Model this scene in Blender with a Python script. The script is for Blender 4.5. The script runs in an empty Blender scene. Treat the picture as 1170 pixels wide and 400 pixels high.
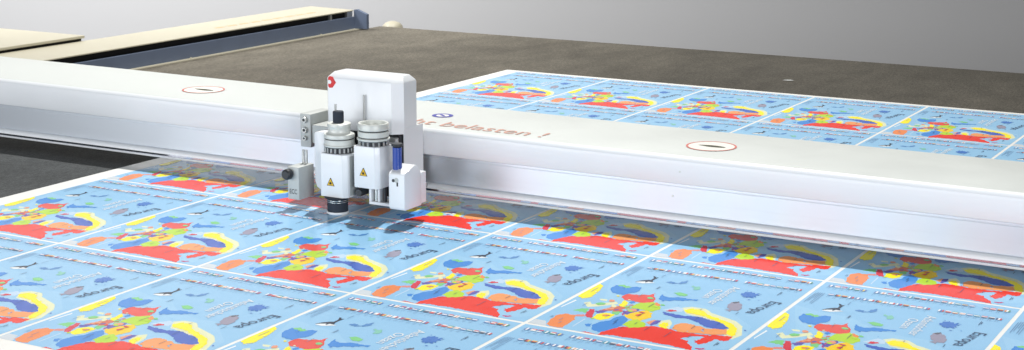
import bpy, bmesh, math, random
from mathutils import Vector, Matrix
random.seed(7)
S = bpy.context.scene
COL = S.collection
PI = math.pi

# ------------------------------------------------------------------ helpers
def lin(c):
    return tuple(((x/255)/12.92 if x/255 <= .04045 else ((x/255+.055)/1.055)**2.4) for x in c)

def mat(name, rgb, rough=.5, metal=0., spec=.5, noise=0., nscale=40., bump=0., bscale=200., coat=0., rvar=0., stretch=None):
    m = bpy.data.materials.new(name); m.use_nodes = True
    nt = m.node_tree; b = nt.nodes['Principled BSDF']
    b.inputs['Base Color'].default_value = (*lin(rgb), 1)
    b.inputs['Roughness'].default_value = rough
    b.inputs['Metallic'].default_value = metal
    b.inputs['Specular IOR Level'].default_value = spec
    b.inputs['Coat Weight'].default_value = coat
    b.inputs['Coat Roughness'].default_value = .08
    tc = nt.nodes.new('ShaderNodeTexCoord'); src = tc.outputs['Object']
    if stretch:
        mp = nt.nodes.new('ShaderNodeMapping'); mp.inputs['Scale'].default_value = stretch
        nt.links.new(src, mp.inputs['Vector']); src = mp.outputs['Vector']
    if noise or rvar:
        n = nt.nodes.new('ShaderNodeTexNoise'); n.inputs['Scale'].default_value = nscale; n.inputs['Detail'].default_value = 6
        nt.links.new(src, n.inputs['Vector'])
    if noise:
        mx = nt.nodes.new('ShaderNodeMix'); mx.data_type = 'RGBA'
        c = lin(rgb)
        mx.inputs[6].default_value = (*[x*(1-noise) for x in c], 1)
        mx.inputs[7].default_value = (*[min(1, x*(1+noise)) for x in c], 1)
        nt.links.new(n.outputs['Fac'], mx.inputs[0]); nt.links.new(mx.outputs[2], b.inputs['Base Color'])
    if rvar:
        mr = nt.nodes.new('ShaderNodeMapRange'); mr.inputs['From Min'].default_value = .3; mr.inputs['From Max'].default_value = .7
        mr.inputs['To Min'].default_value = max(0, rough-rvar); mr.inputs['To Max'].default_value = rough+rvar
        nt.links.new(n.outputs['Fac'], mr.inputs['Value']); nt.links.new(mr.outputs['Result'], b.inputs['Roughness'])
    if bump:
        n2 = nt.nodes.new('ShaderNodeTexNoise'); n2.inputs['Scale'].default_value = bscale; n2.inputs['Detail'].default_value = 4
        nt.links.new(src, n2.inputs['Vector'])
        bp = nt.nodes.new('ShaderNodeBump'); bp.inputs['Strength'].default_value = bump; bp.inputs['Distance'].default_value = .002
        nt.links.new(n2.outputs['Fac'], bp.inputs['Height']); nt.links.new(bp.outputs['Normal'], b.inputs['Normal'])
    return m

def link(name, bm, m, parent=None, smooth=False, loc=None):
    me = bpy.data.meshes.new(name); bm.normal_update(); bm.to_mesh(me); bm.free()
    if m: me.materials.append(m)
    if smooth:
        for p in me.polygons: p.use_smooth = True
    o = bpy.data.objects.new(name, me); COL.objects.link(o)
    if loc: o.location = loc
    if parent: o.parent = parent
    return o

def soft(o, ang=35):
    me = o.data
    for p in me.polygons: p.use_smooth = True
    bm = bmesh.new(); bm.from_mesh(me)
    for e in bm.edges:
        if len(e.link_faces) == 2 and e.calc_face_angle(0) > math.radians(ang): e.smooth = False
    bm.to_mesh(me); bm.free()
    return o

def tag(o, label=None, cat=None, group=None, kind=None):
    if label: o['label'] = label
    if cat: o['category'] = cat
    if group: o['group'] = group
    if kind: o['kind'] = kind
    return o

def empty(name, loc, label, cat, group=None):
    o = bpy.data.objects.new(name, None); COL.objects.link(o); o.location = loc
    o.empty_display_size = .05
    return tag(o, label, cat, group)

class Base:   # parts are built in world coordinates, then shifted under the thing's Empty
    def __init__(s, e): s.e = e
    def put(s, o, parent=None):
        if parent is None:
            o.parent = s.e; o.location = o.location - s.e.location
        else:
            o.parent = parent; o.location = o.location
        return o

def box(bm, x0, x1, y0, y1, z0, z1, bev=0., seg=2):
    v = [bm.verts.new(p) for p in ((x0,y0,z0),(x1,y0,z0),(x1,y1,z0),(x0,y1,z0),(x0,y0,z1),(x1,y0,z1),(x1,y1,z1),(x0,y1,z1))]
    fs = [bm.faces.new([v[i] for i in q]) for q in ((3,2,1,0),(4,5,6,7),(0,1,5,4),(1,2,6,5),(2,3,7,6),(3,0,4,7))]
    if bev:
        es = set(e for f in fs for e in f.edges)
        bmesh.ops.bevel(bm, geom=list(es), offset=bev, segments=seg, affect='EDGES', profile=.5)
    return bm

def prism(bm, pts, axis, a0, a1, bev=0., seg=2, only=None):
    """pts: outline in the two other axes, swept from a0 to a1 along axis"""
    def P(p, a):
        if axis == 'x': return (a, p[0], p[1])
        if axis == 'y': return (p[0], a, p[1])
        return (p[0], p[1], a)
    A = [bm.verts.new(P(p, a0)) for p in pts]; B = [bm.verts.new(P(p, a1)) for p in pts]
    n = len(pts)
    fs = [bm.faces.new(A), bm.faces.new(B[::-1])]
    for i in range(n):
        fs.append(bm.faces.new((A[i], B[i], B[(i+1) % n], A[(i+1) % n])))
    bmesh.ops.recalc_face_normals(bm, faces=fs)
    if bev:
        es = set(e for f in fs for e in f.edges)
        bmesh.ops.bevel(bm, geom=list(es), offset=bev, segments=seg, affect='EDGES', profile=.5)
    return bm

def lathe(bm, prof, cx, cy, n=40, cz=0., axis='z'):
    """prof: (radius, height) list from bottom to top, closed on the axis"""
    rings = []
    for r, h in prof:
        if r < 1e-6: rings.append(None if False else [bm.verts.new(_ax(0, 0, h, cx, cy, cz, axis))]); continue
        rings.append([bm.verts.new(_ax(r*math.cos(2*PI*i/n), r*math.sin(2*PI*i/n), h, cx, cy, cz, axis)) for i in range(n)])
    fs = []
    for a, b in zip(rings, rings[1:]):
        if len(a) == 1 and len(b) == 1: continue
        for i in range(n):
            j = (i+1) % n
            if len(a) == 1: fs.append(bm.faces.new((a[0], b[j], b[i])))
            elif len(b) == 1: fs.append(bm.faces.new((a[i], a[j], b[0])))
            else: fs.append(bm.faces.new((a[i], a[j], b[j], b[i])))
    bmesh.ops.recalc_face_normals(bm, faces=fs)
    return bm

def _ax(u, v, h, cx, cy, cz, axis):
    if axis == 'z': return (cx+u, cy+v, cz+h)
    if axis == 'x': return (cx+h, cy+u, cz+v)
    return (cx+u, cy+h, cz+v)

def cyl(bm, r, h0, h1, cx, cy, cz=0., axis='z', n=32, c=.0008):
    return lathe(bm, [(0,h0),(r-c,h0),(r,h0+c),(r,h1-c),(r-c,h1),(0,h1)], cx, cy, n, cz, axis)

def text_tris(txt, size=1., extrude=0.):
    cu = bpy.data.curves.new('lettering', 'FONT'); cu.body = txt; cu.size = size; cu.resolution_u = 3; cu.extrude = extrude
    o = bpy.data.objects.new('lettering', cu); COL.objects.link(o)
    dg = bpy.context.evaluated_depsgraph_get(); dg.update()
    ev = o.evaluated_get(dg); me = ev.to_mesh()
    vs = [v.co.copy() for v in me.vertices]; fs = [tuple(p.vertices) for p in me.polygons]
    ev.to_mesh_clear(); bpy.data.objects.remove(o); bpy.data.curves.remove(cu)
    return vs, fs

def put_text(bm, txt, O, R, U, width=None, height=None, ink=None, layer=None):
    """flat lettering: origin O, reading direction R, up direction U (3-vectors)"""
    vs, fs = text_tris(txt)
    x0 = min(v.x for v in vs); x1 = max(v.x for v in vs); h = .70
    sx = (width/(x1-x0)) if width else height/h
    sy = height/h
    O, R, U = Vector(O), Vector(R), Vector(U)
    nv = [bm.verts.new(O + R*((v.x-x0)*sx) + U*(v.y*sy)) for v in vs]
    out = []
    for f in fs:
        try: fc = bm.faces.new([nv[i] for i in f])
        except ValueError: continue
        if layer is not None: fc[layer] = ink
        out.append(fc)
    return out
ANISO = 0.

# ------------------------------------------------------------------ materials
M_white = mat('white_paint', (226,229,232), .38, noise=.025, nscale=8, bump=.05, bscale=350, coat=.15, rvar=.06)
M_beamtop = mat('beam_top_white', (203,208,206), .45, noise=.04, nscale=5, bump=.06, bscale=300, rvar=.06)  # greyer white for the upward faces of the housing
M_alu = mat('satin_aluminium', (208,214,221), .45, metal=.65, noise=.02, nscale=6, stretch=(.4,1,6))
tn = M_alu.node_tree.nodes.new('ShaderNodeTangent'); tn.direction_type = 'RADIAL'; tn.axis = 'X'
M_alu.node_tree.links.new(tn.outputs[0], M_alu.node_tree.nodes['Principled BSDF'].inputs['Tangent'])
M_alu.node_tree.nodes['Principled BSDF'].inputs['Anisotropic'].default_value = .8
M_alu.node_tree.nodes['Principled BSDF'].inputs['Anisotropic Rotation'].default_value = ANISO
M_chrome = mat('polished_strip', (138,140,150), .05, metal=1.)
M_silver = mat('bare_metal', (190,192,190), .28, metal=.85, noise=.05, nscale=60)
M_ring = mat('light_anodised_ring', (208,211,206), .4, metal=.08, noise=.04, nscale=50)
M_grey = mat('grey_bead_blasted_metal', (182,186,184), .55, metal=.1, noise=.06, nscale=90, bump=.15, bscale=900)
M_dark = mat('black_plastic', (34,37,42), .45, noise=.2, nscale=80)
M_rubber = mat('dark_brush', (40,48,60), .8, noise=.35, nscale=160, bump=.5, bscale=600)
M_black = mat('black_gap', (8,8,9), .9)
M_blue = mat('blue_plastic', (24,62,150), .35, noise=.08, nscale=70, coat=.3)
M_steelblue = mat('blue_grey_steel', (98,110,132), .5, metal=.15, noise=.12, nscale=14, bump=.15, bscale=250, rvar=.1)
M_cream = mat('cream_cover', (174,169,150), .5, noise=.05, nscale=6, bump=.08, bscale=200)
M_red = mat('red_print', (205,40,42), .5, noise=.05)
M_ring_red = mat('faded_ring_print', (200,112,104), .55, noise=.1, nscale=40)
M_textred = mat('faded_red_print', (196,150,136), .6, noise=.15, nscale=50)
M_blueprint = mat('blue_print', (62,66,160), .5, noise=.05)
M_yellow = mat('warning_yellow', (226,182,20), .45, noise=.05)
M_ink = mat('black_print', (30,28,24), .6, noise=.1)
M_olive = mat('dark_olive_print', (62,62,40), .6, noise=.1)
M_signwhite = mat('sticker_white', (232,231,224), .4, noise=.03)
M_rust = mat('faded_lettering', (196,160,120), .6, noise=.15, nscale=30)

# belt: grey felt
def felt():
    m = bpy.data.materials.new('conveyor_felt'); m.use_nodes = True
    nt = m.node_tree; b = nt.nodes['Principled BSDF']; L = nt.links.new
    tc = nt.nodes.new('ShaderNodeTexCoord')
    def noise(scale, det, st=(1,1,1), rough=.6):
        mp = nt.nodes.new('ShaderNodeMapping'); mp.inputs['Scale'].default_value = st
        L(tc.outputs['Object'], mp.inputs['Vector'])
        n = nt.nodes.new('ShaderNodeTexNoise'); n.inputs['Scale'].default_value = scale; n.inputs['Detail'].default_value = det
        n.inputs['Roughness'].default_value = rough
        L(mp.outputs['Vector'], n.inputs['Vector']); return n
    def ramp(src, stops):
        r = nt.nodes.new('ShaderNodeValToRGB'); e = r.color_ramp.elements
        e[0].position, e[0].color = stops[0][0], (*stops[0][1], 1)
        e[1].position, e[1].color = stops[-1][0], (*stops[-1][1], 1)
        for p, c in stops[1:-1]:
            k = e.new(p); k.color = (*c, 1)
        L(src, r.inputs['Fac']); return r
    big = noise(1.3, 5, (1.0, .55, 1))
    r1 = ramp(big.outputs['Fac'], [(.30, lin((62,60,56))), (.52, lin((73,71,66))), (.72, lin((85,82,76)))])
    fine = noise(170, 4, (1, 1, 1), .75)
    r2 = ramp(fine.outputs['Fac'], [(.28, (.45,.45,.46)), (.5, (1,1,1)), (.74, (1.65,1.62,1.55))])
    mid = noise(8, 6, (1.3, .7, 1), .7)
    r3 = ramp(mid.outputs['Fac'], [(.3, (.82,.82,.82)), (.7, (1.18,1.17,1.16))])
    grain = noise(120, 3, (1, .3, 1), .8)
    r4 = ramp(grain.outputs['Fac'], [(.30, (.62,.62,.62)), (.5, (1,1,1)), (.70, (1.45,1.43,1.4))])
    m0 = nt.nodes.new('ShaderNodeMix'); m0.data_type = 'RGBA'; m0.blend_type = 'MULTIPLY'; m0.inputs[0].default_value = 1
    L(r1.outputs['Color'], m0.inputs[6]); L(r4.outputs['Color'], m0.inputs[7])
    m1 = nt.nodes.new('ShaderNodeMix'); m1.data_type = 'RGBA'; m1.blend_type = 'MULTIPLY'; m1.inputs[0].default_value = 1
    L(m0.outputs[2], m1.inputs[6]); L(r2.outputs['Color'], m1.inputs[7])
    m2 = nt.nodes.new('ShaderNodeMix'); m2.data_type = 'RGBA'; m2.blend_type = 'MULTIPLY'; m2.inputs[0].default_value = 1
    L(m1.outputs[2], m2.inputs[6]); L(r3.outputs['Color'], m2.inputs[7])
    # belt tinted cooler in front of the gantry, left untinted towards the rear
    sx = nt.nodes.new('ShaderNodeSeparateXYZ'); L(tc.outputs['Object'], sx.inputs[0])
    mr = nt.nodes.new('ShaderNodeMapRange'); mr.inputs['From Min'].default_value = .25; mr.inputs['From Max'].default_value = .5
    L(sx.outputs['Y'], mr.inputs['Value'])
    tint = nt.nodes.new('ShaderNodeMix'); tint.data_type = 'RGBA'
    tint.inputs[6].default_value = (.85,1.0,1.25,1); tint.inputs[7].default_value = (1,1,1,1); L(mr.outputs['Result'], tint.inputs[0])
    # haze of grazing light painted in: rear belt lightens towards the rail
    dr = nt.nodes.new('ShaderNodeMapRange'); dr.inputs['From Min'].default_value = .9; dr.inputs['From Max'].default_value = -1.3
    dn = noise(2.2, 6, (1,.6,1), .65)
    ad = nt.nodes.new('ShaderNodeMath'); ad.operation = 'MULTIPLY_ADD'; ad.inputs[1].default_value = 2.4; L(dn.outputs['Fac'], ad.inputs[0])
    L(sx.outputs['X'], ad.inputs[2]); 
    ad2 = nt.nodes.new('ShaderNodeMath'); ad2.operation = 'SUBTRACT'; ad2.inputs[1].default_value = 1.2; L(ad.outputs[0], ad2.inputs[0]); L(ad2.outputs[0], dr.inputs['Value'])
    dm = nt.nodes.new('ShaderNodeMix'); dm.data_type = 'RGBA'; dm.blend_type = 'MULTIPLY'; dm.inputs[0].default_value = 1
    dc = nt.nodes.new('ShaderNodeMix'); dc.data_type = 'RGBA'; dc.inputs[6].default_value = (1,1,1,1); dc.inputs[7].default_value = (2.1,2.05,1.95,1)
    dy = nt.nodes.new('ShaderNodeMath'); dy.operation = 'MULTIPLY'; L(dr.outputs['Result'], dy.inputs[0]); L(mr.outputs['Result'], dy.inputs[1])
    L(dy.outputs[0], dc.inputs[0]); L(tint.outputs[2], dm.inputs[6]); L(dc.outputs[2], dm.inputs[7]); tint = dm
    m3 = nt.nodes.new('ShaderNodeMix'); m3.data_type = 'RGBA'; m3.blend_type = 'MULTIPLY'; m3.inputs[0].default_value = 1
    L(m2.outputs[2], m3.inputs[6]); L(tint.outputs[2], m3.inputs[7])
    L(m3.outputs[2], b.inputs['Base Color'])
    b.inputs['Roughness'].default_value = .75
    b.inputs['Specular IOR Level'].default_value = .15
    b.inputs['Sheen Weight'].default_value = .04
    b.inputs['Sheen Roughness'].default_value = .5
    b.inputs['Sheen Tint'].default_value = (*lin((225,210,180)), 1)
    bp = nt.nodes.new('ShaderNodeBump'); bp.inputs['Strength'].default_value = .6; bp.inputs['Distance'].default_value = .003
    L(fine.outputs['Fac'], bp.inputs['Height']); L(bp.outputs['Normal'], b.inputs['Normal'])
    return m
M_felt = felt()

# printing ink: the colour of each face comes from the mesh attribute "ink"
def print_mat():
    m = bpy.data.materials.new('printed_ink'); m.use_nodes = True
    nt = m.node_tree; b = nt.nodes['Principled BSDF']; L = nt.links.new
    a = nt.nodes.new('ShaderNodeAttribute'); a.attribute_name = 'ink'
    tc = nt.nodes.new('ShaderNodeTexCoord')
    n = nt.nodes.new('ShaderNodeTexNoise'); n.inputs['Scale'].default_value = 420; n.inputs['Detail'].default_value = 3
    L(tc.outputs['Object'], n.inputs['Vector'])
    mr = nt.nodes.new('ShaderNodeMapRange'); mr.inputs['From Min'].default_value = .3; mr.inputs['From Max'].default_value = .7
    mr.inputs['To Min'].default_value = .93; mr.inputs['To Max'].default_value = 1.06
    L(n.outputs['Fac'], mr.inputs['Value'])
    mx = nt.nodes.new('ShaderNodeMix'); mx.data_type = 'RGBA'; mx.blend_type = 'MULTIPLY'; mx.inputs[0].default_value = 1
    L(a.outputs['Color'], mx.inputs[6]); L(mr.outputs['Result'], mx.inputs[7])
    L(mx.outputs[2], b.inputs['Base Color'])
    b.inputs['Roughness'].default_value = SHEET_ROUGH
    b.inputs['Specular IOR Level'].default_value = SHEET_SPEC
    return m
SHEET_ROUGH, SHEET_SPEC = .2, .18
M_ink_print = print_mat()
M_sheet = mat('white_board', (232,232,228), SHEET_ROUGH, spec=SHEET_SPEC, noise=.02, nscale=30)

# ------------------------------------------------------------------ the printed sheet
CW, CH = .42, .594           # one map: width along the gantry, length along the table
ZT = .003                    # top of the sheet
INK = {k: tuple(x*.9 for x in lin(v)) for k, v in {
 'ground': (146,197,234), 'shelf': (153,202,236), 'cream': (228,232,190), 'white': (240,246,248), 'pale': (190,216,240),
 'land': (205,214,222), 'orange': (238,138,74), 'green': (124,206,130), 'pink': (226,140,130), 'crimson': (214,52,70),
 'purple': (96,88,176), 'brick': (214,112,84), 'salmon': (232,156,120), 'red': (236,44,14), 'red2': (230,74,60), 'magenta': (190,60,120),
 'blue': (58,138,218), 'blue2': (62,120,200), 'yellow': (255,238,0), 'gold': (246,206,8), 'lime': (182,220,40),
 'indigo': (62,98,192), 'peach': (242,158,92), 'navy': (22,42,66), 'steel': (84,140,200), 'mint': (130,200,180),
 'grey': (150,146,166), 'slate': (86,88,100), 'tick': (104,142,182), 'dark': (58,84,116)}.items()}
POLYS = [
('shelf', [(0.327, -0.014), (0.194, 0.293), (0.01, 0.654), (0.149, 0.619), (0.307, 0.608), (0.469, 0.515), (0.636, 0.486), (0.724, 0.495), (0.953, 0.34), (1.025, 0.105), (0.707, -0.071)]),
('cream', [(0.09, 0.309), (0.111, 0.332), (0.137, 0.306), (0.178, 0.341), (0.225, 0.378), (0.249, 0.355), (0.181, 0.294), (0.141, 0.269)]),
('cream', [(0.128, 0.38), (0.169, 0.385), (0.176, 0.366), (0.146, 0.365)]),
('white', [(0.03, 0.22), (0.025, 0.231), (0.033, 0.328), (0.043, 0.321)]),
('pale', [(0.225, 0.041), (0.218, 0.049), (0.214, 0.144), (0.222, 0.141)]),
('cream', [(0.548, 0.423), (0.583, 0.451), (0.655, 0.453), (0.708, 0.416), (0.806, 0.387), (0.856, 0.371), (0.917, 0.325), (0.963, 0.233), (0.945, 0.178), (0.891, 0.204), (0.875, 0.258), (0.826, 0.301), (0.718, 0.346), (0.604, 0.365)]),
('cream', [(0.54, 0.243), (0.576, 0.276), (0.61, 0.238), (0.628, 0.178), (0.589, 0.167)]),
('land', [(0.011, 0.007), (0.014, 0.058), (0.073, 0.056), (0.112, 0.001), (0.04, -0.003)]),
('pale', [(0.477, 0.367), (0.524, 0.427), (0.563, 0.415), (0.574, 0.38), (0.532, 0.363)]),
('orange', [(0.094, 0.024), (0.075, 0.083), (0.072, 0.134), (0.096, 0.161), (0.147, 0.164), (0.18, 0.122), (0.185, 0.069), (0.19, 0.017), (0.157, 0.012), (0.121, 0.012)]),
('green', [(0.1, 0.209), (0.123, 0.243), (0.162, 0.25), (0.179, 0.205), (0.15, 0.206)]),
('pink', [(0.146, 0.166), (0.186, 0.185), (0.203, 0.167), (0.158, 0.153)]),
('crimson', [(0.192, 0.179), (0.162, 0.25), (0.191, 0.255), (0.211, 0.222), (0.241, 0.164), (0.216, 0.159)]),
('purple', [(0.201, 0.241), (0.231, 0.264), (0.259, 0.265), (0.251, 0.236), (0.224, 0.218)]),
('brick', [(0.211, 0.252), (0.238, 0.296), (0.266, 0.334), (0.311, 0.358), (0.328, 0.332), (0.303, 0.3), (0.259, 0.265)]),
('salmon', [(0.223, 0.275), (0.256, 0.321), (0.27, 0.312), (0.242, 0.269)]),
('red', [(0.287, -0.033), (0.288, -0.001), (0.31, 0.017), (0.377, 0.004), (0.377, 0.072), (0.4, 0.091), (0.425, 0.124), (0.465, 0.132), (0.507, 0.164), (0.547, 0.181), (0.599, 0.183), (0.639, 0.181), (0.681, 0.168), (0.738, 0.172), (0.781, 0.175), (0.843, 0.193), (0.933, 0.211), (0.94, 0.163), (0.923, 0.147), (0.875, 0.151), (0.867, 0.105), (0.845, 0.076), (0.812, 0.09), (0.811, 0.121), (0.828, 0.156), (0.809, 0.159), (0.765, 0.139), (0.748, 0.123), (0.737, 0.099), (0.778, 0.097), (0.79, 0.072), (0.833, 0.038), (0.845, 0.007), (0.742, 0.02), (0.634, 0.024), (0.525, 0.027), (0.422, 0.022)]),
('magenta', [(0.848, 0.037), (0.881, 0.05), (0.897, 0.044), (0.872, 0.025)]),
('blue', [(0.317, 0.047), (0.291, 0.098), (0.303, 0.141), (0.332, 0.17), (0.336, 0.215), (0.349, 0.238), (0.399, 0.211), (0.419, 0.139), (0.408, 0.101), (0.382, 0.047), (0.362, 0.032)]),
('blue', [(0.254, 0.09), (0.281, 0.105), (0.296, 0.074), (0.276, 0.069)]),
('yellow', [(0.241, 0.16), (0.231, 0.209), (0.262, 0.241), (0.31, 0.236), (0.317, 0.183), (0.287, 0.153)]),
('green', [(0.279, 0.259), (0.284, 0.291), (0.316, 0.291), (0.325, 0.235), (0.3, 0.237)]),
('magenta', [(0.334, 0.254), (0.329, 0.288), (0.348, 0.308), (0.365, 0.293), (0.354, 0.262), (0.349, 0.238)]),
('gold', [(0.353, 0.241), (0.356, 0.266), (0.388, 0.303), (0.417, 0.335), (0.459, 0.318), (0.485, 0.265), (0.463, 0.215), (0.421, 0.21), (0.385, 0.224)]),
('purple', [(0.336, 0.262), (0.348, 0.322), (0.375, 0.342), (0.387, 0.318), (0.361, 0.252)]),
('lime', [(0.416, 0.141), (0.413, 0.191), (0.439, 0.225), (0.498, 0.197), (0.521, 0.164), (0.468, 0.128)]),
('lime', [(0.323, 0.337), (0.33, 0.39), (0.352, 0.441), (0.423, 0.428), (0.466, 0.367), (0.446, 0.328), (0.362, 0.334)]),
('red2', [(0.212, 0.434), (0.208, 0.481), (0.268, 0.49), (0.32, 0.512), (0.328, 0.538), (0.35, 0.495), (0.375, 0.471), (0.385, 0.436), (0.343, 0.408), (0.288, 0.411), (0.246, 0.408)]),
('orange', [(0.396, 0.435), (0.431, 0.422), (0.439, 0.403), (0.416, 0.399)]),
('yellow', [(0.263, 0.34), (0.247, 0.406), (0.285, 0.385), (0.3, 0.331), (0.274, 0.331)]),
('brick', [(0.267, 0.282), (0.286, 0.317), (0.31, 0.313), (0.302, 0.277), (0.28, 0.263)]),
('blue', [(0.282, 0.395), (0.293, 0.416), (0.311, 0.401), (0.304, 0.379)]),
('salmon', [(0.493, 0.208), (0.509, 0.244), (0.53, 0.243), (0.53, 0.187)]),
('purple', [(0.527, 0.186), (0.519, 0.242), (0.545, 0.253), (0.55, 0.214), (0.539, 0.185)]),
('yellow', [(0.566, 0.193), (0.565, 0.234), (0.587, 0.243), (0.621, 0.177), (0.588, 0.182)]),
('indigo', [(0.493, 0.347), (0.511, 0.346), (0.544, 0.344), (0.611, 0.337), (0.671, 0.356), (0.754, 0.338), (0.835, 0.32), (0.873, 0.282), (0.857, 0.264), (0.824, 0.252), (0.768, 0.262), (0.709, 0.294), (0.635, 0.315), (0.591, 0.302), (0.565, 0.31), (0.518, 0.32)]),
('yellow', [(0.569, 0.399), (0.595, 0.431), (0.66, 0.428), (0.702, 0.392), (0.804, 0.356), (0.852, 0.342), (0.906, 0.296), (0.937, 0.23), (0.931, 0.203), (0.887, 0.224), (0.873, 0.282), (0.824, 0.32), (0.707, 0.365), (0.608, 0.375)]),
('peach', [(0.64, 0.188), (0.633, 0.235), (0.648, 0.259), (0.675, 0.265), (0.731, 0.257), (0.787, 0.247), (0.871, 0.269), (0.9, 0.215), (0.839, 0.192), (0.75, 0.176), (0.684, 0.168)]),
('crimson', [(0.499, 0.363), (0.509, 0.383), (0.537, 0.386), (0.55, 0.376), (0.524, 0.359)]),
('yellow', [(0.016, 0.369), (0.009, 0.422), (0.007, 0.499), (0.009, 0.549), (0.039, 0.538), (0.067, 0.466), (0.08, 0.376), (0.053, 0.35)]),
('blue', [(0.092, 0.536), (0.094, 0.566), (0.137, 0.569), (0.171, 0.568), (0.225, 0.584), (0.241, 0.517), (0.216, 0.493), (0.21, 0.461), (0.18, 0.464), (0.136, 0.472), (0.099, 0.509)]),
('green', [(0.104, 0.565), (0.126, 0.582), (0.187, 0.568), (0.163, 0.547)]),
('blue', [(0.39, 0.478), (0.375, 0.511), (0.37, 0.538), (0.394, 0.519), (0.421, 0.515), (0.468, 0.535), (0.512, 0.533), (0.562, 0.542), (0.566, 0.524), (0.535, 0.522), (0.501, 0.498), (0.462, 0.493), (0.442, 0.473), (0.412, 0.47)]),
('green', [(0.406, 0.578), (0.431, 0.594), (0.482, 0.583), (0.479, 0.556), (0.438, 0.557)]),
('white', [(0.156, 0.634), (0.169, 0.657), (0.215, 0.664), (0.254, 0.661), (0.197, 0.632)]),
('navy', [(0.150, 0.640), (0.166, 0.664), (0.184, 0.678), (0.196, 0.686), (0.209, 0.690), (0.208, 0.715), (0.190, 0.742), (0.206, 0.738), (0.213, 0.727), (0.226, 0.734), (0.222, 0.712), (0.222, 0.686), (0.235, 0.664), (0.212, 0.664), (0.204, 0.645), (0.196, 0.660), (0.172, 0.650)]),
('steel', [(0.294, 0.69), (0.316, 0.708), (0.345, 0.701), (0.335, 0.679), (0.358, 0.703), (0.36, 0.728), (0.382, 0.749), (0.393, 0.724), (0.379, 0.697), (0.332, 0.684)]),
('mint', [(0.44, 0.683), (0.442, 0.701), (0.464, 0.687), (0.477, 0.698), (0.497, 0.67), (0.49, 0.65), (0.468, 0.65), (0.464, 0.669)]),
('blue2', [(0.712, 0.672), (0.706, 0.69), (0.72, 0.698), (0.718, 0.716), (0.735, 0.72), (0.742, 0.731), (0.75, 0.719), (0.765, 0.722), (0.772, 0.708), (0.79, 0.728), (0.787, 0.704), (0.805, 0.716), (0.799, 0.694), (0.786, 0.688), (0.80, 0.668), (0.783, 0.672), (0.79, 0.655), (0.768, 0.66), (0.758, 0.646), (0.745, 0.658), (0.73, 0.655), (0.728, 0.668)]),
('grey', [(0.722, 0.535), (0.723, 0.571), (0.749, 0.59), (0.786, 0.56), (0.802, 0.526), (0.804, 0.481), (0.774, 0.48), (0.774, 0.458), (0.741, 0.474), (0.76, 0.487), (0.731, 0.511)]),
('slate', [(0.728, 0.57), (0.748, 0.592), (0.758, 0.582), (0.741, 0.561)]),
]
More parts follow.
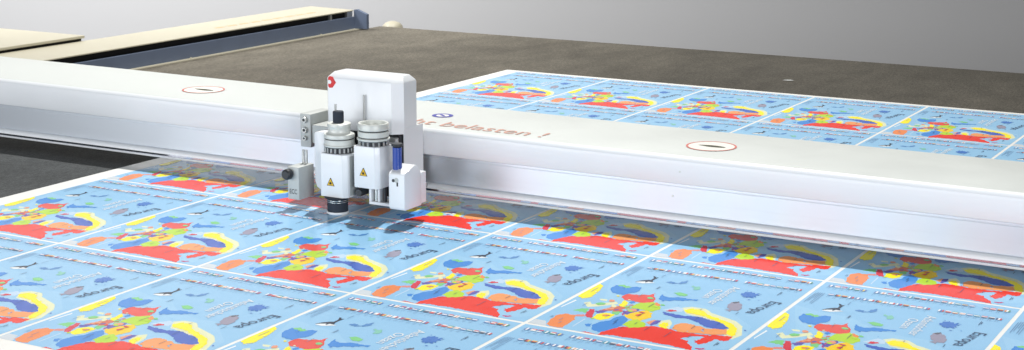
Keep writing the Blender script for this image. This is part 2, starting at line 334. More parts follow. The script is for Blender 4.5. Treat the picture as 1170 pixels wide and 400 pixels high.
def map_mesh():
    bm = bmesh.new()
    rnd = random.Random(11)
    g = .0035
    st = {'z': 0.}
    faces = []
    def poly(c, pts, dz=.000009):
        st['z'] += dz
        # pts in fractions of the cell
        q = []
        for a, b in pts:
            a = min(max(a, .0105), .9895); b = min(max(b, .0075), .9925)
            p = (a*CW, b*CH)
            if not q or (abs(q[-1][0]-p[0])+abs(q[-1][1]-p[1])) > 1e-5: q.append(p)
        vs = [bm.verts.new((x, y, st['z'])) for x, y in q]
        f = bm.faces.new(vs); f.normal_update()
        if f.normal.z < 0: f.normal_flip()
        faces.append((f, c))
        return f
    def jag(pts, k=3, amp=.0035):
        """break long edges so that coasts are uneven"""
        out = []
        n = len(pts)
        for i in range(n):
            p, q = pts[i], pts[(i+1) % n]
            out.append(p)
            d = math.hypot((q[0]-p[0])*.7, q[1]-p[1])
            m = min(6, int(d/.018))
            for j in range(1, m+1):
                t = j/(m+1)
                out.append((p[0]+(q[0]-p[0])*t+rnd.uniform(-amp, amp)*1.3, p[1]+(q[1]-p[1])*t+rnd.uniform(-amp, amp)))
        fine = []
        n = len(out)
        for i in range(n):      # small bays and capes
            p, q = out[i], out[(i+1) % n]
            fine.append(p)
            dx, dy = q[0]-p[0], q[1]-p[1]; d = math.hypot(dx*.7, dy)
            m = min(5, int(d/.0075))
            for j in range(1, m+1):
                t = j/(m+1); k = rnd.uniform(-1, 1)*amp*1.1/max(d, 1e-6)*(1 if amp > .002 else .6)
                k = max(-.3, min(.3, k))
                fine.append((p[0]+dx*t-dy*k, p[1]+dy*t+dx*k))
        return fine
    poly('ground', [(0,0),(1,0),(1,1),(0,1)])
    smooth_kinds = ('shelf', 'cream', 'white', 'pale', 'land')
    for c, pts in POLYS:
        poly(c, pts if c in ('white', 'pale', 'navy') else jag(pts, amp=.0012 if c in smooth_kinds else .003))
    # the many small countries of the middle, islands and lakes
    for k in range(24):
        a0 = rnd.gauss(.33, .10); b0 = rnd.gauss(.31, .085); 
        if not (.17 < a0 < .56 and .15 < b0 < .50): continue
        if a0 > .46 and b0 < .26: continue
        w_, h_ = rnd.uniform(.008, .026), rnd.uniform(.008, .022); th = rnd.uniform(0, 3.1)
        pts = []
        for i in range(9):
            t = 2*PI*i/9; r = rnd.uniform(.7, 1.25)
            u, v = math.cos(t)*w_*r, math.sin(t)*h_*r
            pts.append((a0+u*math.cos(th)-v*math.sin(th), b0+(u*math.sin(th)+v*math.cos(th))*.75))
        poly(rnd.choice(['brick','salmon','crimson','green','lime','orange','blue','red2','cream','yellow','purple','lime','salmon']), pts)
    for k in range(34):
        a0, b0, c = rnd.choice([(rnd.uniform(.05,.35), rnd.uniform(.30,.50), 'cream'), (rnd.uniform(.55,.95), rnd.uniform(.18,.36), 'indigo'), (rnd.uniform(.38,.60), rnd.uniform(.36,.52), 'blue'),
                                (rnd.uniform(.62,.85), rnd.uniform(.17,.22), 'shelf'), (rnd.uniform(.45,.9), rnd.uniform(.05,.12), 'red2'), (rnd.uniform(.72,.83), rnd.uniform(.62,.73), 'blue2')])
        r = rnd.uniform(.002, .006)
        poly(c, [(a0+math.cos(i*1.05)*r*rnd.uniform(.6,1.6), b0+math.sin(i*1.05)*r*rnd.uniform(.5,1.1)) for i in range(6)])
    # flags: two rows along the west edge, each a little tricolour with a caption tick under it
    FL = [((28,40,90),(235,235,235),(190,40,50)),((30,30,30),(190,40,50),(230,190,60)),((40,120,80),(240,240,240),(200,50,50)),((200,50,60),(240,240,240),(200,50,60)),
          ((240,240,240),(40,80,160),(200,50,50)),((60,90,170),(230,200,60),(60,90,170)),((238,238,238),(238,238,238),(200,60,70)),((70,110,180),(240,240,240),(70,110,180)),
          ((200,60,60),(200,60,60),(240,240,240)),((235,235,235),(220,150,120),(235,235,235)),((120,30,60),(240,240,240),(120,30,60)),((40,50,80),(40,50,80),(220,220,220)),
          ((225,120,60),(240,240,240),(60,130,90)),((240,240,240),(240,240,240),(240,240,240)),((40,130,160),(230,230,230),(40,130,160))]
    def flags(b0, h, a0, a1, n, gaps=()):
        st['z'] += .000009
        w = (a1-a0)/n
        for i in range(n):
            if i in gaps: continue
            cols = rnd.choice(FL); horiz = rnd.random() < .5
            x0 = a0+i*w; x1 = x0+w*.78
            for k in range(3):
                if horiz: q = [(x0,b0+h*k/3),(x1,b0+h*k/3),(x1,b0+h*(k+1)/3),(x0,b0+h*(k+1)/3)]
                else: q = [(x0+(x1-x0)*k/3,b0),(x0+(x1-x0)*(k+1)/3,b0),(x0+(x1-x0)*(k+1)/3,b0+h),(x0+(x1-x0)*k/3,b0+h)]
                poly(lin(tuple(int(v*.72+225*.28) for v in cols[k])), q, 0)
            for k in range(2):
                xx = x0+w*.12+k*w*.30; l = rnd.uniform(.014, .03)
                poly('tick', [(xx,b0-.006-l),(xx+.0016,b0-.006-l),(xx+.0016,b0-.006),(xx,b0-.006)], 0)
    flags(.932, .023, .045, .965, 27, (6, 22))
    flags(.824, .021, .095, .96, 25, (15,))
    # caption lines beside the flags and small names
    st['z'] += .000009
    for xx, b0, b1 in ((.030,.70,.83),(.040,.72,.84),(.050,.76,.84),(.060,.70,.84),(.072,.69,.84)):
        poly('tick', [(xx,b0),(xx+.0025,b0),(xx+.0025,b1),(xx,b1)], 0)
    for xx, b0, b1 in ((.30,.585,.625),(.306,.59,.62),(.875,.73,.78),(.882,.745,.77),(.815,.44,.47),(.908,.085,.125),(.916,.095,.12),(.06,.095,.12),(.066,.10,.118),
                       (.14,.05,.075),(.12,.09,.115),(.54,.12,.165),(.66,.09,.15),(.43,.10,.125),(.37,.13,.165),(.46,.165,.19),(.42,.25,.30),(.40,.37,.42),(.28,.47,.51),(.15,.535,.555),
                       (.68,.31,.35),(.80,.30,.33),(.72,.215,.25),(.64,.425,.445),(.29,.19,.22),(.12,.08,.10),(.035,.44,.50),(.36,.155,.19),(.76,.12,.15),(.235,.74,.78),(.11,.27,.31)):
        poly('dark' if xx > .3 else 'tick', [(xx,b0),(xx+.0028,b0),(xx+.0028,b1),(xx,b1)], 0)
    # lettering, read from the back of the table to the front
    R, U = (0,-1,0), (1,0,0)
    def word(t, a, b, length, h, c, slant=0.):
        st['z'] += .000009
        d = Vector((slant, -1, 0)).normalized()
        fs = put_text(bm, t, (a*CW, b*CH, st['z']), d, U, width=length*CH, height=h*CW)
        for f in fs: faces.append((f, c))
    word('Atlantischer', .626, .754, .245, .050, 'white')
    word('Ozean', .562, .694, .122, .050, 'white')
    word('Europa', .888, .648, .176, .060, 'dark', -.17)
    bm.normal_update()
    me = bpy.data.meshes.new('printed_map')
    order = {f: c for f, c in faces}
    cols = []
    bm.faces.ensure_lookup_table()
    for f in bm.faces:
        c = order.get(f, 'white'); cols.append(INK[c] if isinstance(c, str) else c)
        if f.normal.z < 0: pass
    bm.to_mesh(me); bm.free()
    at = me.attributes.new('ink', 'FLOAT_COLOR', 'FACE')
    for i, c in enumerate(cols): at.data[i].color = (*c, 1)
    me.materials.append(M_ink_print)
    return me

sheet = tag(empty('printed_sheet', (-.065, -1.26, .0012), 'white board printed with rows of colourful maps of Europe, lying under the gantry beam', 'printed sheet'))
SB = Base(sheet)
bm = bmesh.new(); box(bm, -.062, 3.02, -1.25, 2.402, .0012, ZT)
SB.put(link('board', bm, M_sheet))
mm = map_mesh()
for c in range(0, 7):
    for r in range(-2, 4):
        o = bpy.data.objects.new('printed_map', mm); COL.objects.link(o); o.parent = sheet
        o.location = Vector((c*CW, r*CH, ZT+.0002)) - sheet.location

# ------------------------------------------------------------------ cutting table
table = empty('cutting_table', (-1.4, -1.9, -.9), 'wide flatbed cutting table with grey brown felt belt and a low blue grey side rail', 'cutting table')
TB = Base(table)
bm = bmesh.new(); prism(bm, [(-1.9,-.06),(3.40,-.06),(3.408,-.03),(3.408,-.012),(3.400,0),(-1.9,0)], 'x', -1.368, 3.5)
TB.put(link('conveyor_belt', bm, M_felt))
bm = bmesh.new(); box(bm, -1.72, 3.6, -1.88, 3.36, -.34, -.062, .006)
TB.put(link('table_frame', bm, M_steelblue))
for lx in (-1.6, 3.3):
    for ly in (-1.6, .8, 3.1):
        bm = bmesh.new(); box(bm, lx-.06, lx+.06, ly-.06, ly+.06, -.9, -.341, .006)
        TB.put(link('leg', bm, M_steelblue))
# side rail
rail_y0, rail_y1 = -1.85, 3.225
bm = bmesh.new(); box(bm, -1.66, -1.398, rail_y0, rail_y1, -.0598, .064, .0015)
rail = TB.put(link('side_rail', bm, M_steelblue))
bm = bmesh.new(); box(bm, -1.64, -1.415, rail_y0+.02, rail_y1-.03, .0645, .0905)
TB.put(link('rail_slot', bm, M_black), None)
bm = bmesh.new(); prism(bm, [(-1.668,.05),(-1.668,.096),(-1.66,.101),(-1.408,.0975),(-1.400,.0955),(-1.400,.0915),(-1.66,.091),(-1.66,.05)], 'y', rail_y0, rail_y1-.004)
cov = TB.put(link('rail_cover', bm, M_cream))
bm = bmesh.new()
for k in range(9):      # worn lettering on the cover, too small to read
    y = 2.28+k*.085
    box(bm, -1.50, -1.478, y, y+.06, .0986, .0992)
lt = link('worn_lettering', bm, M_rust); lt.parent = cov
bm = bmesh.new(); box(bm, -1.3975, -1.369, rail_y0, 3.3, -.0598, .0045, .001)
TB.put(link('belt_edge_strip', bm, M_cream))
bm = bmesh.new(); prism(bm, [(-1.3995,.005),(-1.3995,.097),(-1.385,.100),(-1.324,.078),(-1.324,.006)], 'y', 3.2252, 3.245)
TB.put(link('rail_end_plate', bm, M_steelblue))
bm = bmesh.new(); box(bm, -1.42, -1.402, 3.03, 3.045, .0642, .0908)
TB.put(link('rail_bracket', bm, M_silver))
bm = bmesh.new(); box(bm, -1.42, -1.401, 3.17, 3.214, .0642, .0908)
TB.put(link('rail_bracket', bm, M_silver))
for q in ((-1.3975, 1.99), (-1.3975, 2.93)):
    bm = bmesh.new(); lathe(bm, [(.006,0),(.006,.002),(.004,.005),(0,.006)], -1.385, q[1], 12, .0045)
    TB.put(link('bolt', bm, M_cream))

bm = bmesh.new()
lathe(bm, [(.055,-.075),(.055,-.02),(.050,.002),(.036,.016),(.016,.023),(0,.0245)], -1.335, 3.47, 32)
tag(soft(link('end_bumper', bm, M_cream)), 'small cream rounded knob peeking over the far edge of the dark belt', 'bumper')
bpy.data.objects['end_bumper'].location = (0,0,-.003)

# flat cover plate at the far side of the table
pl = empty('cover_plate', (-2.1, 1.0, 0), 'pale cream flat cover plate behind the blue grey side rail, above a black gap', 'cover plate')
PB = Base(pl)
bm = bmesh.new(); box(bm, -2.9, -1.655, .1, 1.645, .112, .124, .0025)
PB.put(link('plate', bm, M_cream))
bm = bmesh.new()
bm2 = random.Random(3)
ys = [.12]
while ys[-1] < 1.60: ys.append(ys[-1]+bm2.uniform(.03, .12))
for a, b in zip(ys, ys[1:]): box(bm, -2.88, -1.662-.003*bm2.random(), a, b-.0003, .094, .1118-.0001)
box(bm, -2.85, -1.68, .12, 1.63, -.06, .0938)
PB.put(link('support', bm, M_black))

# a scrap on the belt
bm = bmesh.new()
vs = [bm.verts.new(p) for p in ((1.01,2.715,.0012),(1.035,2.712,.002),(1.055,2.728,.0022),(1.035,2.742,.0018),(1.012,2.735,.0012))]
bm.faces.new(vs); bmesh.ops.solidify(bm, geom=bm.faces[:], thickness=.0006)
sc_ = tag(link('paper_scrap', bm, M_grey), 'tiny grey scrap of paper on the dark belt behind the sheet', 'scrap')
#SCRAP#

# ------------------------------------------------------------------ gantry beam
beam = empty('gantry_beam', (-1.5, .2, 0), 'long white gantry beam spanning the table over the printed sheet', 'gantry beam')
GB = Base(beam)
X0, X1 = -1.62, 3.6
def beam_section(x, pts): return pts
bm = bmesh.new()
def sect(dz):
    z = dz
    P = [(.222,.1335)]
    P += [(.202,.1325),(.200,.1345)]
    P += [(.200,.186+z),(.2012,.1905+z),(.2045,.1955+z),(.2095,.199+z),(.216,.2005+z)]
    P += [(.548,.2005+z),(.556,.1985+z),(.560,.192+z),(.560,.1345)]
    return P
secs = [(X0,.016),(-.5,.013),(.2,.009),(.9,.003),(1.4,0),(X1,0)]
rows = []
for x, dz in secs: rows.append([bm.verts.new((x, y, z)) for y, z in sect(dz)])
n = len(rows[0]); fs = []
for A_, B_ in zip(rows, rows[1:]):
    for i in range(n): fs.append(bm.faces.new((A_[i], A_[(i+1) % n], B_[(i+1) % n], B_[i])))
fs.append(bm.faces.new(rows[0])); fs.append(bm.faces.new(rows[-1][::-1]))
bmesh.ops.recalc_face_normals(bm, faces=fs)
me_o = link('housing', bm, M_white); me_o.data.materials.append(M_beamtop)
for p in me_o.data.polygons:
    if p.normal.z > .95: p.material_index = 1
soft(me_o, 50); GB.put(me_o)
bm = bmesh.new()
prism(bm, [(.262,.1332),(.2165,.1332),(.2165,.124),(.2150,.121),(.2150,.0865),(.2151,.086),(.2151,.085),(.2150,.0845),(.2150,.057),(.216,.055),(.262,.055)], 'x', X0+.01, X1-.01)
GB.put(link('aluminium_profile', bm, M_alu))
bm = bmesh.new()
prism(bm, [(.26,.0545),(.2155,.0545),(.2035,.0525),(.2,.0485),(.2,.0425),(.26,.0425)], 'x', X0+.01, X1-.01)
GB.put(soft(link('ledge', bm, M_white), 50))
bm = bmesh.new(); box(bm, X0+.01, X1-.01, .2025, .26, .0365, .0424)
GB.put(link('guide_strip', bm, M_chrome))
bm = bmesh.new(); prism(bm, [(.26,.0364),(.199,.0364),(.198,.0345),(.2,.031),(.26,.031)], 'x', X0+.01, X1-.01)
GB.put(link('bottom_lip', bm, M_white))

def zt(x):
    for (a, za), (b, zb) in zip(secs, secs[1:]):
        if a <= x <= b: return .2005 + za + (zb-za)*(x-a)/(b-a)
def disc(bm, cx, cy, z, r0, r1, n=64):
    A = [bm.verts.new((cx+r1*math.cos(2*PI*i/n), cy+r1*math.sin(2*PI*i/n), zt(cx+r1*math.cos(2*PI*i/n))+z)) for i in range(n)]
    if r0 <= 0: bm.faces.new(A); return
    B = [bm.verts.new((cx+r0*math.cos(2*PI*i/n), cy+r0*math.sin(2*PI*i/n), zt(cx+r0*math.cos(2*PI*i/n))+z)) for i in range(n)]
    for i in range(n): bm.faces.new((B[i], A[i], A[(i+1) % n], B[(i+1) % n]))
def sign(cx, cy, lab):
    bm = bmesh.new(); disc(bm, cx, cy, .0010, 0, .0625)
    s = GB.put(link('no_step_sign', bm, M_signwhite)); s['label'] = lab
    bm = bmesh.new(); disc(bm, cx, cy, .0014, .0572, .0625)
    r = link('red_ring', bm, M_ring_red); r.parent = s
    # shoe sole silhouette lying along the beam
    bm = bmesh.new(); pts = []
    for i in range(32):
        t = 2*PI*i/32; u = math.cos(t); w = math.sin(t)*(.0062+.0035*u-.003*math.cos(2*t))
        pts.append((cx+u*.038, cy-.001+w))
    bm.faces.new([bm.verts.new((x, y, zt(x)+.0018)) for x, y in pts])
    d = link('sole_mark', bm, M_olive); d.parent = s
sign(.068, .358, 'round red ringed sign on the far end of the beam top')
sign(1.681, .352, 'round red ringed sign to the right of the red lettering')
for sx_, sz_ in ((1.664,.163),(1.64,.098)):
    bm = bmesh.new(); lathe(bm, [(0,.1985 if sz_>.13 else .2135),(.0026,.1988 if sz_>.13 else .2138),(.0026,.2012 if sz_>.13 else .2158),(0,.2012 if sz_>.13 else .2158)], sx_, 0, 12, sz_, 'y')
    GB.put(link('screw', bm, M_ring))
# blue sticker
bm = bmesh.new(); disc(bm, .888, .374, .0010, .0175, .029); b0 = GB.put(link('blue_sticker', bm, M_blueprint))
bm = bmesh.new(); disc(bm, .888, .374, .0010, 0, .0174); w0 = link('sticker_field', bm, M_signwhite); w0.parent = b0
bm = bmesh.new()
vs = [bm.verts.new((x, y, zt(x)+.0015)) for x, y in ((.874,.379),(.896,.362),(.902,.367),(.880,.385))]; bm.faces.new(vs)
w1 = link('sticker_mark', bm, M_blueprint); w1.parent = b0
bm = bmesh.new(); put_text(bm, 'Nicht belasten !', (.752, .240, 0), (1,0,0), (0,1,0), width=.510, height=.062)
for v in bm.verts: v.co.z = zt(v.co.x)+.0012
GB.put(link('red_lettering', bm, M_textred))

# ------------------------------------------------------------------ tool head
head = empty('tool_head', (.84, .1, 0), 'white cutting tool head with two round tool modules and a blue pin', 'tool head')
HB = Base(head)
def sub(o, parent):
    o.parent = parent; o.location = (0,0,0); return o
# cover
bm = bmesh.new()
def rect_ring(i, z):
    x0, x1, y0, y1 = .712+i, .937-i*.9, .085+i, .172-i
    c = max(.006, .016-i*.4)
    P = [(x0+.006,y0),(.786,y0),(.794,y0+.0018),(.811,y0+.0018),(.819,y0),(.866,y0),(.870,y0+.002),(x1-.024,y0+.002),(x1,y0+.024),(x1,y1-.004),(x1-.004,y1),(x0+.004,y1),(x0,y1-.004),(x0,y0+.006)]
    return [bm.verts.new((x, y, z)) for x, y in P]
R = [rect_ring(0,.2), rect_ring(0,.331), rect_ring(.0025,.336), rect_ring(.013,.3475), rect_ring(.016,.3485)]
fs = []
for A_, B_ in zip(R, R[1:]):
    for i in range(len(A_)):
        j = (i+1) % len(A_); fs.append(bm.faces.new((A_[i], A_[j], B_[j], B_[i])))
fs.append(bm.faces.new(R[0][::-1])); fs.append(bm.faces.new(R[-1]))
bmesh.ops.recalc_face_normals(bm, faces=fs)
cover = HB.put(soft(link('cover', bm, M_white), 30))
bm = bmesh.new()
X, Z, r_ = .7165, .322, 1.
outl = [(0,.011),(.004,.0145),(.013,.0135),(.024,.0),(.013,-.0135),(.004,-.0145),(0,-.011),(.0,-.0045),(.007,-.005),(.0105,0),(.007,.005),(0,.0045)]
prism(bm, [(X+.003+a, Z+b*1.05) for a, b in outl], 'y', .0838, .0862)
sub(link('red_emblem', bm, M_red), cover)
bm = bmesh.new(); cyl(bm, .0028, .205, .298, .8345, .0795)
sub(soft(link('guide_rod', bm, M_silver)), cover)
for zz in (.318, .242):
    bm = bmesh.new(); cyl(bm, .002, 0, .0016, .141, zz, .9365, 'x', 12, .0003)
    bm.free(); bm = bmesh.new(); lathe(bm, [(0,.9362),(.0022,.9362),(.0022,.938),(0,.938)], .150, zz, 12, 0, 'x')
    for v in bm.verts: v.co = Vector((v.co.x, v.co.y, v.co.z))
    sub(link('screw', bm, M_silver), cover)
# carriage body behind the modules
bm = bmesh.new(); box(bm, .735, .932, .095, .196, .060, .199, .003)
car = HB.put(link('carriage_block', bm, M_dark))
bm = bmesh.new(); box(bm, .934, .9375, .108, .198, .085, .215, .001)
sub(link('side_plate', bm, M_white), car)
bm = bmesh.new(); box(bm, .896, .930, .078, .094, .168, .194, .002)
sub(link('silver_clamp', bm, M_silver), car)
bm = bmesh.new(); box(bm, .70, .95, .15, .199, .046, .0598, .002)
sub(link('carriage_foot', bm, M_silver), car)

def warn(body, x, y, z, s=.0235):
    bm = bmesh.new()
    prism(bm, [(x-s*.5,z-s*.42),(x+s*.5,z-s*.42),(x+s*.04,z+s*.46),(x-s*.04,z+s*.46)], 'y', y-.0006, y+.001)
    w = sub(link('warning_triangle', bm, M_ink), body)
    k = .80
    bm = bmesh.new()
    prism(bm, [(x-s*.5*k,z-s*.42*k-.0005),(x+s*.5*k,z-s*.42*k-.0005),(x+s*.03,z+s*.46*k-.001),(x-s*.03,z+s*.46*k-.001)], 'y', y-.0011, y+.0005)
    sub(link('yellow_field', bm, M_yellow), body)
    bm = bmesh.new()
    zz = z-.002
    prism(bm, [(x-.0042,zz-.0035),(x+.0005,zz-.0042),(x+.0045,zz-.003),(x+.0028,zz-.0005),(x+.0035,zz+.0018),(x+.001,zz+.0012),(x-.0005,zz+.0042),(x-.0018,zz+.001),(x-.004,zz+.0012),(x-.0028,zz-.001)], 'y', y-.0016, y+.0002)
    sub(link('hand_glyph', bm, M_ink), body)

def module(x0, x1, yf, yb, z0, z1, ch, lab):
    bm = bmesh.new()
    pts = [(x0+.003,yf),(x1-ch,yf),(x1,yf+ch),(x1,yb),(x0,yb),(x0,yf+.003)]
    prism(bm, pts, 'z', z0, z1, .0022, 2)
    b = HB.put(soft(link('tool_module', bm, M_white), 25)); b['label'] = lab
    return b
# first (lower) module
m1 = module(.770, .850, -.030, .055, .047, .159, .0115, 'white tool module with the black brush nozzle touching the sheet')
warn(m1, .8035, -.030, .0865)
cx, cy = .8045, .010
bm = bmesh.new(); lathe(bm, [(0,.159),(.0365,.159),(.0365,.1735),(0,.1735)], cx, cy, 48)
sub(soft(link('slotted_band', bm, M_dark)), m1)
bm = bmesh.new()
for i in range(20):
    t = 2*PI*i/20
    c, s = math.cos(t), math.sin(t)
    lathe(bm, [(0,.161),(.0028,.161),(.0028,.1725),(0,.1725)], cx+.0365*c, cy+.0365*s, 8)
sub(link('band_slat', bm, M_silver), m1)
bm = bmesh.new()
lathe(bm, [(0,.1737),(.037,.1737),(.0405,.176),(.0405,.179),(.0385,.1805),(.0385,.1925),(.0365,.1935),(.0365,.1955),(.0395,.197),(.040,.203),(.0385,.2065),(.031,.2085),(.0285,.212),(.0285,.224),(.0305,.2265),(.030,.2325),(.028,.234),(0,.234)], cx, cy, 56)
sub(soft(link('collar', bm, M_ring), 40), m1)
bm = bmesh.new(); lathe(bm, [(.0366,.1933),(.0372,.1933),(.0372,.1952),(.0366,.1952)], cx, cy, 48)
sub(link('dark_groove', bm, M_dark), m1)
bm = bmesh.new(); lathe(bm, [(0,.2342),(.0135,.2342),(.014,.236),(.014,.262),(.0128,.2635),(0,.2635)], cx-.002, cy, 32)
sub(soft(link('top_cap', bm, M_rubber)), m1)
bm = bmesh.new(); lathe(bm, [(0,.263),(.0028,.263),(.0028,.281),(0,.281)], cx-.010, cy, 12)
sub(soft(link('pin', bm, M_silver)), m1)
# perforated side panel
bm = bmesh.new(); box(bm, .8502, .8512, -.012, .05, .052, .154)
sub(link('perforated_side', bm, M_grey), m1)
bm = bmesh.new()
lathe(bm, [(0,.0102),(.0265,.0102),(.0268,.034),(.0258,.0345),(.0258,.0365),(.0268,.037),(.0268,.0385),(.026,.039),(.026,.041),(.027,.0415),(.034,.0468),(0,.0468)], cx+.008, cy-.024, 48)
nz = sub(soft(link('brush_nozzle', bm, M_rubber), 40), m1)
bm = bmesh.new(); lathe(bm, [(.0262,.0347),(.0272,.0347),(.0272,.0363),(.0262,.0363)], cx+.008, cy-.024, 48); lathe(bm, [(.0262,.0392),(.0275,.0392),(.0275,.0408),(.0262,.0408)], cx+.008, cy-.024, 48)
sub(soft(link('nozzle_band', bm, M_silver), 40), m1)
bm = bmesh.new(); lathe(bm, [(0,.0034),(.0262,.0034),(.028,.005),(.0285,.0075),(.0275,.010),(0,.010)], cx+.008, cy-.024, 48)
sub(soft(link('nozzle_foot', bm, M_white), 40), m1)
# carrier wing left of it
bm = bmesh.new()
prism(bm, [(.729,.075),(.735,.060),(.748,.053),(.768,.053),(.768,.206),(.745,.206),(.731,.203),(.729,.200)], 'y', .004, .094, .003, 2)
wing = HB.put(soft(link('carrier_wing', bm, M_white), 25))
# second (higher) module
m2 = module(.873, .947, -.028, .055, .081, .188, .011, 'white tool module beside the blue pin, raised off the sheet')
warn(m2, .9035, -.028, .1225)
cx2, cy2 = .9095, .010
bm = bmesh.new(); lathe(bm, [(0,.188),(.0355,.188),(.0355,.199),(0,.199)], cx2, cy2, 48)
sub(soft(link('slotted_band', bm, M_dark)), m2)
bm = bmesh.new()
for i in range(16):
    t = 2*PI*i/16+.2
    lathe(bm, [(0,.1885),(.0028,.1885),(.0028,.1985),(0,.1985)], cx2+.036*math.cos(t), cy2+.036*math.sin(t), 8)
sub(link('band_slat', bm, M_silver), m2)
bm = bmesh.new()
lathe(bm, [(0,.1992),(.037,.1992),(.0415,.202),(.0415,.2055),(.0375,.2075),(.0375,.209),(.039,.2098),(.0395,.2225),(.0385,.2235),(.034,.2238)], cx2, cy2, 56)
lathe(bm, [(.033,.2238),(.0335,.2265)], cx2, cy2, 56)
lathe(bm, [(.028,.2265),(.038,.2265),(.0395,.228),(.0395,.241),(.038,.2435),(.0335,.2435),(.032,.241),(.031,.233),(0,.233)], cx2, cy2, 56)
sub(soft(link('collar', bm, M_ring), 40), m2)
bm = bmesh.new(); lathe(bm, [(0,.2236),(.036,.2236),(.036,.2268),(0,.2268)], cx2, cy2, 48); lathe(bm, [(0,.2073),(.0383,.2073),(.0383,.2092),(0,.2092)], cx2, cy2, 48)
sub(soft(link('dark_groove', bm, M_dark)), m2)
# bracket and posts under the second module
bm = bmesh.new()
box(bm, .900, .965, .000, .030, .0345, .042, .001); box(bm, .900, .907, .000, .030, .0425, .0805, .001); box(bm, .925, .931, .002, .03, .0425, .0805, .001)
sub(link('support_bracket', bm, M_white), m2)
bm = bmesh.new(); box(bm, .852, .985, .045, .09, .048, .0798, .002)
sub(link('rear_housing', bm, M_dark), m2)
bm = bmesh.new(); lathe(bm, [(0,-.012),(.009,-.012),(.010,-.008),(.010,.03),(0,.03)], .876, .0, 24, .063, 'y')
sub(soft(link('side_knob', bm, M_dark)), m2)
bm = bmesh.new(); lathe(bm, [(0,.0425),(.006,.0425),(.006,.0805),(0,.0805)], .916, .012, 20)
sub(soft(link('post', bm, M_silver)), m2)
bm = bmesh.new(); lathe(bm, [(0,.0425),(.005,.0425),(.005,.0805),(0,.0805)], .94, .014, 20)
sub(soft(link('post', bm, M_dark)), m2)

# sensor box with the blue pin
bm = bmesh.new()
prism(bm, [(-.05,.048),(-.046,.0425),(.026,.0425),(.029,.047),(.029,.118),(.023,.134),(.006,.150),(-.006,.150),(-.046,.1365),(-.05,.132)], 'x', .9935, 1.040, .0022, 2)
sb = HB.put(soft(link('sensor_box', bm, M_white), 25))
bm = bmesh.new(); box(bm, .9955, 1.0385, .0295, .052, .047, .126, .0015)
sub(link('rear_flange', bm, M_white), sb)
bm = bmesh.new(); lathe(bm, [(0,.1325),(.0118,.1325),(.0118,.1955),(0,.1955)], 1.003, -.024, 32)
bp_ = sub(soft(link('blue_pin', bm, M_blue)), sb)
bm = bmesh.new(); lathe(bm, [(0,.1957),(.0105,.1957),(.012,.198),(.0145,.199),(.0148,.2035),(.0135,.205),(0,.205)], 1.003, -.024, 32)
sub(soft(link('pin_cap', bm, M_dark)), sb)
bm = bmesh.new(); lathe(bm, [(0,1.0405),(.0045,1.0405),(.0045,1.060),(.0062,1.061),(.0065,1.067),(.004,1.0695),(0,1.0695)], .012, .122, 20, 0, 'x')
sub(soft(link('side_lever', bm, M_ring)), sb)
bm = bmesh.new(); lathe(bm, [(0,-.0512),(.0042,-.0512),(.0042,-.049),(0,-.049)], 1.008, 0, 16, .1165, 'y'); box(bm, 1.0175, 1.0215, -.0512, -.0495, .103, .113, .0004)
sub(link('socket', bm, M_dark), sb)
bm = bmesh.new(); lathe(bm, [(0,-.0508),(.0062,-.0508),(.0062,-.049),(0,-.049)], 1.0165, 0, 20, .118, 'y')
sub(link('socket_ring', bm, M_grey), sb)
for yy, zz in ((-.038, .093), (.012, .098)):
    bm = bmesh.new(); lathe(bm, [(0,1.0398),(.0022,1.0398),(.0022,1.0412),(0,1.0412)], yy, zz, 10, 0, 'x')
    sub(link('screw', bm, M_grey), sb)

# camera box on the left, with knob and lettering
bm = bmesh.new(); box(bm, .667, .703, -.030, .036, .0275, .113, .0016)
eb = HB.put(soft(link('camera_box', bm, M_grey), 25))
bm = bmesh.new(); lathe(bm, [(0,-.050),(.010,-.050),(.0135,-.047),(.0142,-.043),(.0142,-.034),(.012,-.0303),(0,-.0303)], .6745, 0, 32, .0945, 'y')
sub(soft(link('black_knob', bm, M_dark)), eb)
bm = bmesh.new(); put_text(bm, 'ECC', (.6735, -.0306, .0425), (1,0,0), (0,0,1), width=.023, height=.0125)
sub(link('box_lettering', bm, M_ink), eb)
bm = bmesh.new()
for xx in (.680, .690): cyl(bm, .0035, .1128, .150, xx, .022, n=16)
sub(soft(link('support_rod', bm, M_silver)), eb)
# connector box
bm = bmesh.new(); box(bm, .6135, .6475, .100, .1965, .138, .2275, .002)
cb = HB.put(soft(link('connector_box', bm, M_grey), 25))
for zz, rr in ((.2115,.0085),(.1845,.0085),(.1625,.0062)):
    bm = bmesh.new(); lathe(bm, [(0,.094),(rr*.55,.094),(rr*.55,.0925),(rr*.85,.0925),(rr,.095),(rr,.0998),(0,.0998)], .6305, 0, 28, zz, 'y')
    sub(soft(link('connector', bm, M_silver)), cb)
    bm = bmesh.new(); lathe(bm, [(0,.0932),(rr*.45,.0932),(rr*.45,.0938),(0,.0938)], .6305, 0, 20, zz, 'y')
    sub(link('connector_pin', bm, M_dark), cb)
bm = bmesh.new(); box(bm, .648, .735, .105, .19, .150, .199, .002)
HB.put(link('mounting_arm', bm, M_grey))

# ------------------------------------------------------------------ surroundings
fl = M_floor = mat('studio_floor', (150,150,150), .8, noise=.03, nscale=2)
bm = bmesh.new(); vs = [bm.verts.new(p) for p in ((-14,-10,-.9),(12,-10,-.9),(12,9,-.9),(-14,9,-.9))]; bm.faces.new(vs)
tag(link('floor', bm, fl), kind='structure')
M_wall = mat('plain_grey_wall', (176,176,177), .9, noise=.01, nscale=.6)
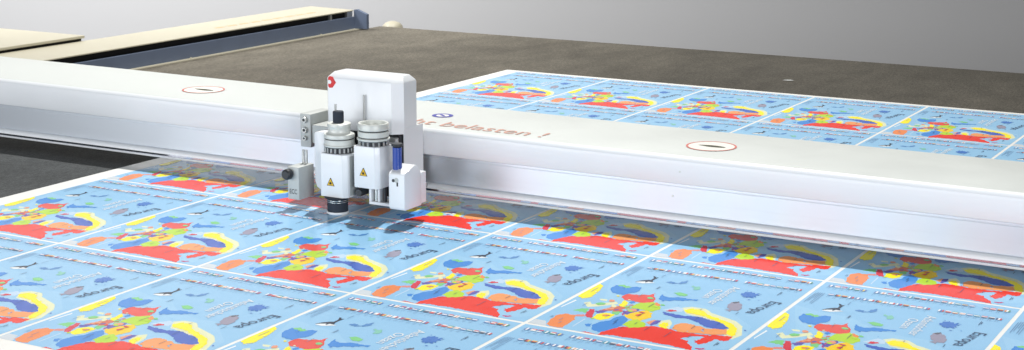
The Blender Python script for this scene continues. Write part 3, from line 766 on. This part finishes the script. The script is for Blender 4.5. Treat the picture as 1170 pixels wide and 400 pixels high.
# wall square to the view
yaw = 0.512965101
d = Vector((-math.sin(yaw), math.cos(yaw), 0)); rt = Vector((math.cos(yaw), math.sin(yaw), 0))
wc = Vector((3.155,-3.267,0)) + d*11.5
bm = bmesh.new()
pts = [wc-rt*9, wc+rt*9]
A_ = [bm.verts.new((p.x, p.y, -.9)) for p in pts]; B_ = [bm.verts.new((p.x, p.y, 5.2)) for p in pts]
C_ = [bm.verts.new((p.x+d.x*.1, p.y+d.y*.1, -.9)) for p in pts]; D_ = [bm.verts.new((p.x+d.x*.1, p.y+d.y*.1, 5.2)) for p in pts]
for q in ((A_[0],A_[1],B_[1],B_[0]),(C_[0],D_[0],D_[1],C_[1]),(B_[0],B_[1],D_[1],D_[0]),(A_[0],B_[0],D_[0],C_[0]),(A_[1],C_[1],D_[1],B_[1]),(A_[0],C_[0],C_[1],A_[1])): bm.faces.new(q)
bmesh.ops.recalc_face_normals(bm, faces=bm.faces[:])
tag(link('back_wall', bm, M_wall), kind='structure')

# ------------------------------------------------------------------ light
def area(name, loc, target, sx, sy, power, col=(1,1,1), spread=PI):
    l = bpy.data.lights.new(name, 'AREA'); l.shape = 'RECTANGLE'; l.size = sx; l.size_y = sy; l.energy = power; l.color = col; l.spread = spread
    o = bpy.data.objects.new(name, l); COL.objects.link(o); o.location = loc
    o.rotation_euler = (Vector(target)-Vector(loc)).to_track_quat('-Z', 'Y').to_euler()
    return o
KEY = (1-.9, .1+2.2, 5.4)
area('key_lamp', KEY, (1, .1, 0), .14, .14, 465, (1,.975,.93))
area('front_softbox', (-1.7, -5.6, 1.0), (-.2, .2, .5), 6.4, 2.0, 270, (.93,.96,1))
area('added_side_fill', (5.6, -3.6, 1.2), (1, .2, .1), 2.2, 1.2, 170, (.95,.97,1))  # added fill, lifts the right-hand faces of the tool head
area('added_wall_fill', (wc.x-rt.x*3.0-d.x*3.7, wc.y-rt.y*3.0-d.y*3.7, 3.0), (wc.x-rt.x*3.0, wc.y-rt.y*3.0, .2), 1.4, 1.4, 360)  # added light out of view, gives the back wall its gradient
W = bpy.data.worlds.new('World'); S.world = W; W.use_nodes = True
bg = W.node_tree.nodes['Background']; bg.inputs['Color'].default_value = (.93,.96,1,1); bg.inputs['Strength'].default_value = .06

# ------------------------------------------------------------------ camera
cam = bpy.data.cameras.new('Camera'); co = bpy.data.objects.new('Camera', cam); COL.objects.link(co)
pitch, roll = .211232162, .00299174
co.matrix_world = Matrix.Translation((3.15512302,-3.26652210,.958449228)) @ Matrix.Rotation(yaw, 4, 'Z') @ Matrix.Rotation(PI/2-pitch, 4, 'X') @ Matrix.Rotation(roll, 4, 'Z')
cam.sensor_width = 36; cam.lens = 1829.67772/1170*36; cam.clip_start = .05; cam.clip_end = 100
cam.dof.use_dof = True; cam.dof.focus_distance = 3.9; cam.dof.aperture_fstop = 20
S.camera = co
S.view_settings.view_transform = 'Standard'; S.view_settings.look = 'None'; S.view_settings.exposure = 0; S.view_settings.gamma = 1
S.render.engine = 'CYCLES'; S.cycles.max_bounces = 8; S.cycles.use_denoising = True
